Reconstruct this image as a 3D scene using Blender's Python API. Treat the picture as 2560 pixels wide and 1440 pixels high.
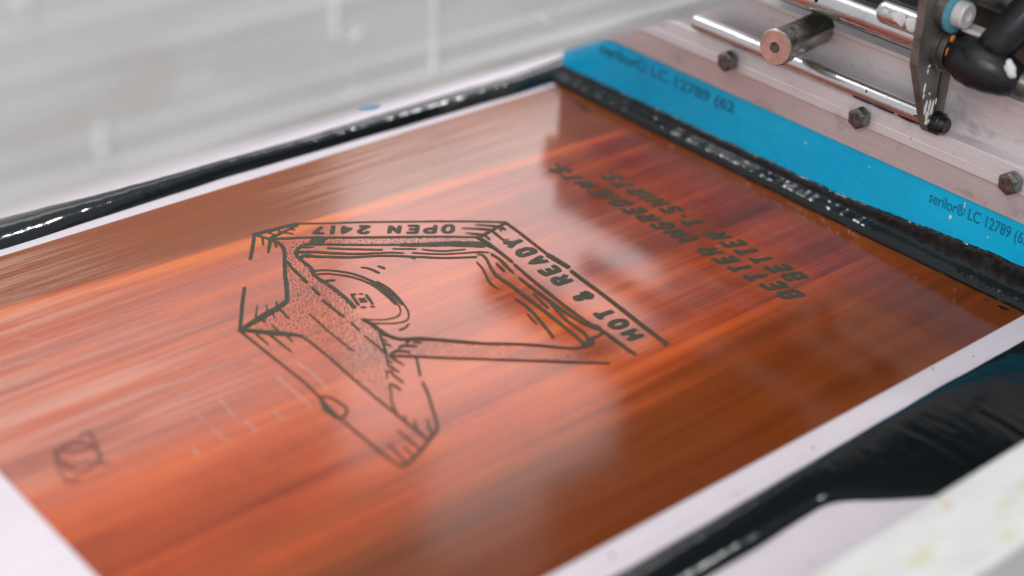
import bpy, bmesh, math, random
from mathutils import Vector, Matrix, noise

for _o in list(bpy.data.objects):
    bpy.data.objects.remove(_o)
scene = bpy.context.scene
random.seed(7)

# ------------------------------------------------------------------ camera
# World: X = squeegee stroke, Y = along the blade, Z up, metres, mesh at z = 0
ROT = [[0.75441510, -0.30094793, 0.58334227],
       [-0.65466138, -0.40956875, 0.63535180],
       [0.04771096, -0.86121065, -0.50600384]]
cam_data = bpy.data.cameras.new('camera')
cam = bpy.data.objects.new('camera', cam_data)
scene.collection.objects.link(cam)
m = Matrix.Identity(4)
for r in range(3):
    m[r][0] = ROT[r][0]
    m[r][1] = -ROT[r][1]
    m[r][2] = -ROT[r][2]
m[0][3], m[1][3], m[2][3] = -0.530307, -0.577588, 0.46
cam.matrix_world = m
cam_data.sensor_width = 36.0
cam_data.lens = 3993.0 / 2560.0 * 36.0
cam_data.clip_start = 0.02
cam_data.clip_end = 60.0
cam_data.dof.use_dof = True
cam_data.dof.focus_distance = 0.925
cam_data.dof.aperture_fstop = 2.7
scene.camera = cam

# ------------------------------------------------------------------ world, lamps, exposure
world = bpy.data.worlds.new('World')
scene.world = world
world.use_nodes = True
bgn = world.node_tree.nodes['Background']
bgn.inputs[0].default_value = (0.92, 0.95, 1.0, 1)
bgn.inputs[1].default_value = 0.60

def area(name, loc, target, sx, sy, power, col=(1, 1, 1), shape='RECTANGLE'):
    d = bpy.data.lights.new(name, 'AREA')
    d.shape = shape
    d.size = sx
    d.size_y = sy
    d.energy = power
    d.color = col
    o = bpy.data.objects.new(name, d)
    scene.collection.objects.link(o)
    o.location = loc
    o.rotation_euler = (Vector(target) - Vector(loc)).to_track_quat('-Z', 'Y').to_euler()
    return o

# shop ceiling fixture above the press; second lamp added behind the camera to light upright faces
area('soft_lamp', (-0.45, -0.25, 1.5), (0.0, 0.0, 0.0), 1.1, 0.7, 3.0, (1.0, 0.985, 0.99))
area('soft_lamp', (-1.5, -1.0, 1.3), (0.1, -0.05, 0.1), 1.0, 0.8, 15.5, (1.0, 0.985, 0.98))
# light panels added beyond the screen, shaped so their reflection hazes the stencil
area('haze_panel', (1.15, 1.25, 0.94), (1.15, 0.0, 0.94), 0.76, 0.58, 4.9, (1.0, 0.96, 0.975)).rotation_euler = (-math.pi / 2, 0, 0)
area('haze_panel', (0.22, 1.25, 0.91), (0.22, 0.0, 0.91), 1.06, 0.34, 2.1, (1.0, 0.96, 0.975)).rotation_euler = (-math.pi / 2, 0, 0)
area('haze_panel', (1.20, 1.25, 1.385), (1.20, 0.0, 1.385), 0.48, 0.30, 0.95, (1.0, 0.96, 0.975)).rotation_euler = (-math.pi / 2, 0, 0)
# four small lamps added where they glint on the wet ink
area('glint_lamp', (0.30, 0.55, 1.25), (0.0, 0.1, 0.0), 0.07, 0.07, 2.6, (1, 1, 1), 'DISK')
area('glint_lamp', (0.68, -0.75, 0.90), (-0.1, -0.2, 0.0), 0.07, 0.07, 2.4, (1, 1, 1), 'DISK')
area('glint_lamp', (-0.05, 0.75, 1.05), (0.1, 0.0, 0.0), 0.07, 0.07, 1.8, (1, 1, 1), 'DISK')
area('glint_lamp', (0.95, 0.62, 1.20), (0.0, 0.1, 0.0), 0.07, 0.07, 2.6, (1, 1, 1), 'DISK')

scene.view_settings.view_transform = 'Standard'
scene.view_settings.look = 'None'
scene.view_settings.exposure = 0.0
scene.view_settings.gamma = 1.0
scene.render.engine = 'CYCLES'
scene.cycles.use_denoising = True
scene.cycles.sample_clamp_indirect = 6.0

# ------------------------------------------------------------------ helpers
def link(o, parent=None):
    scene.collection.objects.link(o)
    if parent is not None:
        o.parent = parent
    return o

def tag(o, label=None, cat=None, group=None, kind=None):
    if label: o['label'] = label
    if cat: o['category'] = cat
    if group: o['group'] = group
    if kind: o['kind'] = kind
    return o

def empty(name, loc, label, cat, group=None):
    o = bpy.data.objects.new(name, None)
    o.location = loc
    o.empty_display_size = 0.02
    link(o)
    return tag(o, label, cat, group)

def obj(name, bm_or_mesh, material, parent=None, smooth=False, bevel=0.0, auto=None):
    if isinstance(bm_or_mesh, bmesh.types.BMesh):
        me = bpy.data.meshes.new(name)
        bmesh.ops.recalc_face_normals(bm_or_mesh, faces=bm_or_mesh.faces[:])
        bm_or_mesh.to_mesh(me)
        bm_or_mesh.free()
    else:
        me = bm_or_mesh
    o = bpy.data.objects.new(name, me)
    me.materials.append(material)
    link(o)
    if parent is not None:
        o.parent = parent
        o.matrix_parent_inverse = Matrix.Translation(-Vector(parent.location))
    if smooth:
        for p in me.polygons:
            p.use_smooth = True
    if auto is not None:
        for p in me.polygons:
            p.use_smooth = True
        me.set_sharp_from_angle(angle=auto)
    if bevel > 0:
        b = o.modifiers.new('bevel', 'BEVEL')
        b.width = bevel
        b.segments = 2
        b.limit_method = 'ANGLE'
        b.angle_limit = math.radians(35)
    return o

def box(bm, x0, x1, y0, y1, z0, z1):
    v = [bm.verts.new(p) for p in ((x0,y0,z0),(x1,y0,z0),(x1,y1,z0),(x0,y1,z0),(x0,y0,z1),(x1,y0,z1),(x1,y1,z1),(x0,y1,z1))]
    for f in ((0,3,2,1),(4,5,6,7),(0,1,5,4),(1,2,6,5),(2,3,7,6),(3,0,4,7)):
        bm.faces.new([v[i] for i in f])

def prism(bm, pts, axis, a0, a1):
    """closed polygon extruded along an axis; pts are the two other coordinates in x,y,z order"""
    def mk(p, a):
        return {'x': (a, p[0], p[1]), 'y': (p[0], a, p[1]), 'z': (p[0], p[1], a)}[axis]
    A = [bm.verts.new(mk(p, a0)) for p in pts]
    B = [bm.verts.new(mk(p, a1)) for p in pts]
    n = len(pts)
    bm.faces.new(A)
    bm.faces.new(B[::-1])
    for i in range(n):
        bm.faces.new((A[i], B[i], B[(i+1) % n], A[(i+1) % n]))

def lathe(bm, p0, p1, prof, seg=40, start=0.0):
    """prof: list of (t along p0->p1 in 0..1, radius)"""
    p0, p1 = Vector(p0), Vector(p1)
    d = (p1 - p0)
    a = d.normalized()
    u = a.orthogonal().normalized()
    w = a.cross(u)
    rings = []
    for t, r in prof:
        c = p0 + d * t
        if r <= 1e-7:
            rings.append([bm.verts.new(c)])
        else:
            rings.append([bm.verts.new(c + (u * math.cos(start + 2*math.pi*i/seg) + w * math.sin(start + 2*math.pi*i/seg)) * r) for i in range(seg)])
    for A, B in zip(rings, rings[1:]):
        for i in range(seg):
            j = (i + 1) % seg
            if len(A) == 1 and len(B) == 1: continue
            if len(A) == 1: bm.faces.new((A[0], B[j], B[i]))
            elif len(B) == 1: bm.faces.new((A[i], A[j], B[0]))
            else: bm.faces.new((A[i], A[j], B[j], B[i]))
    for R_, flip in ((rings[0], 1), (rings[-1], 0)):
        if len(R_) > 1:
            bm.faces.new(R_[::-1] if flip else R_)

def tube(bm, path, radii, seg=24):
    P = [Vector(p) for p in path]
    n = len(P)
    rings = []
    u = None
    for i in range(n):
        t = (P[min(i+1, n-1)] - P[max(i-1, 0)]).normalized()
        if u is None: u = t.orthogonal().normalized()
        u = (u - t * u.dot(t)).normalized()
        w = t.cross(u)
        rings.append([bm.verts.new(P[i] + (u*math.cos(2*math.pi*k/seg) + w*math.sin(2*math.pi*k/seg))*radii[i]) for k in range(seg)])
    for A, B in zip(rings, rings[1:]):
        for k in range(seg):
            bm.faces.new((A[k], A[(k+1) % seg], B[(k+1) % seg], B[k]))
    bm.faces.new(rings[0][::-1])
    bm.faces.new(rings[-1])

# ------------------------------------------------------------------ materials
def new_mat(name):
    mt = bpy.data.materials.new(name)
    mt.use_nodes = True
    nt = mt.node_tree
    return mt, nt, nt.nodes['Principled BSDF']

class N:
    """small node-building helper"""
    def __init__(self, nt):
        self.nt = nt
        tc = nt.nodes.new('ShaderNodeTexCoord')
        self.co = tc.outputs['Object']
    def mapped(self, scale, loc=(0, 0, 0), rot=(0, 0, 0)):
        n = self.nt.nodes.new('ShaderNodeMapping')
        self.nt.links.new(self.co, n.inputs['Vector'])
        n.inputs['Scale'].default_value = scale
        n.inputs['Location'].default_value = loc
        n.inputs['Rotation'].default_value = rot
        return n.outputs[0]
    def noise(self, scale, detail=4, rough=0.55, loc=(0, 0, 0), dist=0.0):
        n = self.nt.nodes.new('ShaderNodeTexNoise')
        self.nt.links.new(self.mapped(scale, loc), n.inputs['Vector'])
        n.inputs['Scale'].default_value = 1.0
        n.inputs['Detail'].default_value = detail
        n.inputs['Roughness'].default_value = rough
        n.inputs['Distortion'].default_value = dist
        return n.outputs['Fac']
    def math(self, op, a, b=None, clamp=False):
        n = self.nt.nodes.new('ShaderNodeMath')
        n.operation = op
        n.use_clamp = clamp
        for i, v in enumerate((a, b)):
            if v is None: continue
            if isinstance(v, (int, float)): n.inputs[i].default_value = v
            else: self.nt.links.new(v, n.inputs[i])
        return n.outputs[0]
    def step(self, v, a, b, lo=0.0, hi=1.0):
        n = self.nt.nodes.new('ShaderNodeMapRange')
        n.interpolation_type = 'SMOOTHSTEP'
        if isinstance(v, (int, float)): n.inputs[0].default_value = v
        else: self.nt.links.new(v, n.inputs[0])
        n.inputs[1].default_value = a
        n.inputs[2].default_value = b
        n.inputs[3].default_value = lo
        n.inputs[4].default_value = hi
        return n.outputs[0]
    def ramp(self, fac, stops):
        n = self.nt.nodes.new('ShaderNodeValToRGB')
        e = n.color_ramp.elements
        while len(e) > 1: e.remove(e[0])
        e[0].position, e[0].color = stops[0][0], (*stops[0][1], 1)
        for p, c in stops[1:]:
            el = e.new(p)
            el.color = (*c, 1)
        self.nt.links.new(fac, n.inputs[0])
        return n.outputs[0]
    def mix(self, fac, a, b):
        n = self.nt.nodes.new('ShaderNodeMix')
        n.data_type = 'RGBA'
        for i, v in ((0, fac), (6, a), (7, b)):
            if isinstance(v, (int, float)): n.inputs[i].default_value = v
            elif isinstance(v, tuple): n.inputs[i].default_value = (*v, 1)
            else: self.nt.links.new(v, n.inputs[i])
        return n.outputs[2]
    def xyz(self):
        n = self.nt.nodes.new('ShaderNodeSeparateXYZ')
        self.nt.links.new(self.co, n.inputs[0])
        return n.outputs
    def bump(self, h, strength, dist, bsdf):
        n = self.nt.nodes.new('ShaderNodeBump')
        n.inputs['Strength'].default_value = strength
        n.inputs['Distance'].default_value = dist
        self.nt.links.new(h, n.inputs['Height'])
        self.nt.links.new(n.outputs[0], bsdf.inputs['Normal'])
    def put(self, bsdf, name, v):
        if isinstance(v, (int, float)): bsdf.inputs[name].default_value = v
        elif isinstance(v, tuple): bsdf.inputs[name].default_value = (*v, 1)
        else: self.nt.links.new(v, bsdf.inputs[name])

def simple(name, col, rough=0.5, metal=0.0, vary=0.25, nscale=60, stretch=(1, 1, 1), bump=0.0, rough_vary=0.15):
    mt, nt, b = new_mat(name)
    g = N(nt)
    s = tuple(nscale * k for k in stretch)
    f = g.noise(s, 5, 0.6)
    lo = tuple(c * (1 - vary) for c in col)
    hi = tuple(min(1, c * (1 + vary * 0.6)) for c in col)
    g.put(b, 'Base Color', g.ramp(f, [(0.3, lo), (0.7, hi)]))
    g.put(b, 'Roughness', g.step(g.noise(tuple(k * 1.7 for k in s), 4, 0.6, (3, 1, 2)), 0.3, 0.7, max(0.02, rough - rough_vary), min(1, rough + rough_vary)))
    b.inputs['Metallic'].default_value = metal
    if bump > 0:
        g.bump(f, bump, 0.0004, b)
    return mt

def stencil_material():
    mt, nt, b = new_mat('orange_emulsion')
    g = N(nt)
    x, y, z = g.xyz()
    broad = g.noise((2.0, 26, 1), 3, 0.55, (0.2, 0.5, 0), 0.3)
    mid = g.noise((5, 120, 1), 5, 0.6, (4, 2, 0))
    fine = g.noise((3, 1300, 1), 3, 0.7, (1, 7, 0))
    weft = g.noise((850, 30, 1), 2, 0.5, (3, 3, 0))
    blotch = g.noise((14, 26, 1), 4, 0.6, (9, 3, 0))
    f = g.math('ADD', g.math('MULTIPLY', broad, 0.75), g.math('MULTIPLY', mid, 0.50))
    f = g.math('ADD', f, g.math('ADD', g.math('MULTIPLY', fine, 0.55), g.math('MULTIPLY', weft, 0.14)))
    f = g.math('ADD', f, g.math('MULTIPLY', blotch, 0.25))
    f = g.math('SUBTRACT', f, 0.62)
    # darker toward the blade
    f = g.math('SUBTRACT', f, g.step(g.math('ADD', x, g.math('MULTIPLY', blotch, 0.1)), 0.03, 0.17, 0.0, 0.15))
    # one clean bright streak left by a nick in the blade
    yy = g.math('ADD', y, g.math('MULTIPLY', x, 0.063))
    dband = g.math('ABSOLUTE', g.math('SUBTRACT', yy, 0.1255))
    band = g.step(dband, 0.0085, 0.002)
    band = g.math('MULTIPLY', band, g.step(g.noise((5, 40, 1), 3, 0.5, (2, 9, 0)), 0.25, 0.5, 0.35, 1.0))
    f = g.math('ADD', f, g.math('MULTIPLY', band, 0.25), True)
    inner = g.ramp(f, [(0.16, (0.16, 0.030, 0.013)), (0.34, (0.33, 0.052, 0.016)), (0.48, (0.50, 0.082, 0.017)), (0.62, (0.64, 0.112, 0.016)), (0.82, (0.78, 0.175, 0.016))])
    brown = g.ramp(g.math('ADD', g.math('MULTIPLY', g.noise((6, 60, 1), 5, 0.6, (5, 5, 1)), 0.6), g.math('ADD', g.math('MULTIPLY', weft, 0.2), g.math('MULTIPLY', fine, 0.2))), [(0.3, (0.235, 0.052, 0.010)), (0.7, (0.33, 0.078, 0.013))])
    # outside the stroke of the blade the emulsion stays brown
    edge = g.math('ADD', yy, g.math('MULTIPLY', g.math('SUBTRACT', g.noise((4, 30, 1), 3, 0.5), 0.5), 0.012))
    up = g.step(edge, 0.128, 0.136)
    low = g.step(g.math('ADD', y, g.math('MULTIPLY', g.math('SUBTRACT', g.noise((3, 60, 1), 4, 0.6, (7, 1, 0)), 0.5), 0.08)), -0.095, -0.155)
    right = g.step(g.math('ADD', x, g.math('MULTIPLY', blotch, 0.05)), 0.212, 0.242)
    outer = g.math('MAXIMUM', g.math('MAXIMUM', up, low), right)
    col = g.mix(outer, inner, brown)
    col = g.mix(g.math('MULTIPLY', low, 0.85), col, g.ramp(mid, [(0.3, (0.115, 0.024, 0.006)), (0.7, (0.20, 0.044, 0.009))]))  # near band darkened again: its missing reflection is put into the colour
    # pale dried film dragged over the left and the far middle
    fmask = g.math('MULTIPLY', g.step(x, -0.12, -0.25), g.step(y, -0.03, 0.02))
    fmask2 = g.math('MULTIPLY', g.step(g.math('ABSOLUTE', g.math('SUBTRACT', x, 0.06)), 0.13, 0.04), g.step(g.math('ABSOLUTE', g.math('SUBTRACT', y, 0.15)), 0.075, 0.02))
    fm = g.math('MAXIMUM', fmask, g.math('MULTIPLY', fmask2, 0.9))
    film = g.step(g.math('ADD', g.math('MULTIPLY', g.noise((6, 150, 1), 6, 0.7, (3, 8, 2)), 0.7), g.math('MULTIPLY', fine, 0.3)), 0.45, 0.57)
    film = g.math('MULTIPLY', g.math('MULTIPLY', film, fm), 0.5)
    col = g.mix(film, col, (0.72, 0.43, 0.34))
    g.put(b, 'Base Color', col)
    ro = g.step(g.math('ADD', g.math('MULTIPLY', mid, 0.6), g.math('MULTIPLY', fine, 0.4)), 0.3, 0.7, 0.075, 0.15)
    g.put(b, 'Roughness', g.math('ADD', ro, g.math('MULTIPLY', film, 0.25)))
    b.inputs['IOR'].default_value = 1.5
    b.inputs['Specular IOR Level'].default_value = 0.36
    g.bump(g.math('ADD', fine, g.math('MULTIPLY', mid, 0.5)), 0.06, 0.0002, b)
    return mt

def mesh_material():
    mt, nt, b = new_mat('pale_polyester_mesh')
    g = N(nt)
    f = g.math('ADD', g.math('MULTIPLY', g.noise((3, 160, 1), 5, 0.6), 0.7), g.math('MULTIPLY', g.noise((30, 60, 1), 4, 0.6), 0.3))
    g.put(b, 'Base Color', g.ramp(f, [(0.25, (0.62, 0.55, 0.60)), (0.48, (0.73, 0.655, 0.705)), (0.75, (0.78, 0.715, 0.75))]))
    b.inputs['Roughness'].default_value = 0.38
    g.bump(g.noise((1600, 1600, 1), 2, 0.5), 0.15, 0.0002, b)
    return mt

def ink_material():
    mt, nt, b = new_mat('wet_black_ink')
    g = N(nt)
    b.inputs['Base Color'].default_value = (0.006, 0.009, 0.010, 1)
    b.inputs['Roughness'].default_value = 0.10
    b.inputs['IOR'].default_value = 1.5
    h = g.math('ADD', g.math('MULTIPLY', g.noise((260, 300, 300), 4, 0.6), 0.6), g.math('MULTIPLY', g.noise((40, 120, 120), 3, 0.5), 0.8))
    g.bump(h, 0.05, 0.0008, b)
    return mt

def skinned_ink_material():
    mt, nt, b = new_mat('skinned_black_ink')
    g = N(nt)
    b.inputs['Base Color'].default_value = (0.006, 0.009, 0.010, 1)
    b.inputs['Specular IOR Level'].default_value = 0.18
    drag = g.noise((14, 210, 60), 5, 0.6, (2, 3, 0), 0.4)
    g.put(b, 'Roughness', g.step(drag, 0.35, 0.65, 0.07, 0.15))
    g.bump(drag, 0.10, 0.0012, b)
    return mt

def blade_material():
    mt, nt, b = new_mat('blue_polyurethane')
    g = N(nt)
    f = g.math('ADD', g.math('MULTIPLY', g.noise((20, 9, 20), 3, 0.5), 0.7), g.math('MULTIPLY', g.noise((200, 120, 200), 4, 0.6), 0.3))
    g.put(b, 'Base Color', g.ramp(f, [(0.3, (0.0, 0.44, 0.80)), (0.7, (0.0, 0.62, 0.98))]))
    g.put(b, 'Roughness', g.step(g.noise((60, 30, 60), 4, 0.6), 0.3, 0.7, 0.22, 0.36))
    return mt

def aluminium(name, col, rough, stretch=(1, 0.04, 1), specks=0.0, metal=0.75):
    mt, nt, b = new_mat(name)
    g = N(nt)
    f = g.noise(tuple(500 * k for k in stretch), 5, 0.6)
    c = g.ramp(f, [(0.3, tuple(k * 0.88 for k in col)), (0.7, col)])
    dirt = g.step(g.noise((45, 30, 45), 6, 0.7, (2, 5, 1)), 0.54, 0.70)
    c = g.mix(g.math('MULTIPLY', dirt, 0.35), c, (0.22, 0.19, 0.18))
    if specks > 0:
        sp = g.step(g.noise((330, 330, 330), 2, 0.5, (4, 4, 4)), 0.735, 0.76)
        c = g.mix(g.math('MULTIPLY', sp, specks), c, (0.02, 0.02, 0.03))
    g.put(b, 'Base Color', c)
    b.inputs['Metallic'].default_value = metal
    g.put(b, 'Roughness', g.step(f, 0.3, 0.7, rough - 0.06, rough + 0.08))
    g.bump(f, 0.05, 0.0002, b)
    return mt

def rail_material():
    mt, nt, b = new_mat('grey_anodised_rail')
    g = N(nt)
    c = g.ramp(g.noise((5, 40, 70), 5, 0.6), [(0.3, (0.58, 0.58, 0.58)), (0.7, (0.68, 0.68, 0.675))])
    warm = g.step(g.noise((9, 9, 26), 4, 0.6, (3, 1, 5)), 0.48, 0.70)
    c = g.mix(g.math('MULTIPLY', warm, 0.55), c, (0.50, 0.455, 0.40))
    dust = g.step(g.noise((30, 60, 60), 4, 0.65, (8, 2, 1)), 0.60, 0.74)
    c = g.mix(g.math('MULTIPLY', dust, 0.5), c, (0.80, 0.80, 0.80))
    g.put(b, 'Base Color', c)
    b.inputs['Roughness'].default_value = 0.5
    return mt

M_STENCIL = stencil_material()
M_MESH = mesh_material()
M_INK = ink_material()
M_INKSKIN = skinned_ink_material()
M_BLADE = blade_material()
M_ALU = aluminium('brushed_aluminium', (0.85, 0.79, 0.795), 0.42, specks=0.4, metal=0.35)
M_ROD = aluminium('polished_steel_rod', (0.78, 0.76, 0.77), 0.24, specks=0.8, metal=0.95)
M_STEEL = simple('stained_dark_steel', (0.16, 0.155, 0.14), 0.42, 0.8, 0.45, 90, bump=0.15)
M_BRASS = simple('copper_tinted_steel', (0.78, 0.48, 0.39), 0.4, 0.35, 0.25, 120)
M_BRKEDGE = simple('weathered_bracket_steel', (0.21, 0.19, 0.17), 0.45, 0.55, 0.5, 70, bump=0.2)
M_BOLT = simple('dark_zinc_bolt', (0.21, 0.215, 0.21), 0.33, 0.85, 0.5, 300, bump=0.3)
M_BLACK = simple('black_plastic', (0.010, 0.011, 0.014), 0.36, 0.0, 0.4, 90, bump=0.1)
M_HEAD = simple('dark_press_casting', (0.055, 0.064, 0.060), 0.5, 0.3, 0.4, 25, bump=0.1)
M_RAIL = rail_material()
M_RAILDIRTY = simple('scuffed_grey_rail', (0.56, 0.545, 0.52), 0.6, 0.0, 0.40, 60, (0.12, 1, 1.6))
M_PAINT = simple('dried_white_ink', (0.82, 0.82, 0.81), 0.5, 0.0, 0.08, 200, bump=0.2)
M_TEAL = simple('teal_ink', (0.10, 0.34, 0.42), 0.5, 0.0, 0.3, 300)
M_ORANGE = simple('orange_ink', (0.75, 0.22, 0.02), 0.5, 0.0, 0.2, 300)
M_BLUEINK = simple('blue_ink', (0.02, 0.38, 0.62), 0.4, 0.0, 0.1, 300)
M_ART = simple('open_mesh_olive', (0.062, 0.067, 0.044), 0.55, 0.0, 0.25, 500)
M_ART.node_tree.nodes['Principled BSDF'].inputs['Specular IOR Level'].default_value = 0.15
M_MARK = simple('red_brown_mark', (0.15, 0.028, 0.016), 0.5, 0.0, 0.3, 200)
M_PALE_DASH = simple('pale_half_clear', (0.76, 0.46, 0.38), 0.4, 0.0, 0.2, 200)
M_PALE_DASH.node_tree.nodes['Principled BSDF'].inputs['Alpha'].default_value = 0.5
M_PIN = simple('worn_steel_pin', (0.34, 0.33, 0.30), 0.30, 0.9, 0.5, 60, bump=0.1)
M_PRINT = simple('dark_blue_print', (0.0, 0.20, 0.36), 0.35, 0.0, 0.2, 200)
M_FRAME = None
def frame_material():
    mt, nt, b = new_mat('stained_white_frame')
    g = N(nt)
    c = g.ramp(g.noise((30, 60, 60), 4, 0.6), [(0.3, (0.70, 0.70, 0.67)), (0.7, (0.80, 0.80, 0.78))])
    st = g.step(g.noise((38, 70, 50), 3, 0.55, (6, 2, 3)), 0.56, 0.70)
    c = g.mix(g.math('MULTIPLY', st, 0.55), c, (0.62, 0.60, 0.28))
    st2 = g.step(g.noise((45, 45, 45), 2, 0.5, (1, 9, 3)), 0.66, 0.74)
    c = g.mix(g.math('MULTIPLY', st2, 0.6), c, (0.70, 0.38, 0.14))
    g.put(b, 'Base Color', c)
    b.inputs['Roughness'].default_value = 0.42
    return mt
M_FRAME = frame_material()
M_TABLE = simple('mauve_grey_table', (0.20, 0.17, 0.18), 0.6, 0.0, 0.2, 15)

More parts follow.
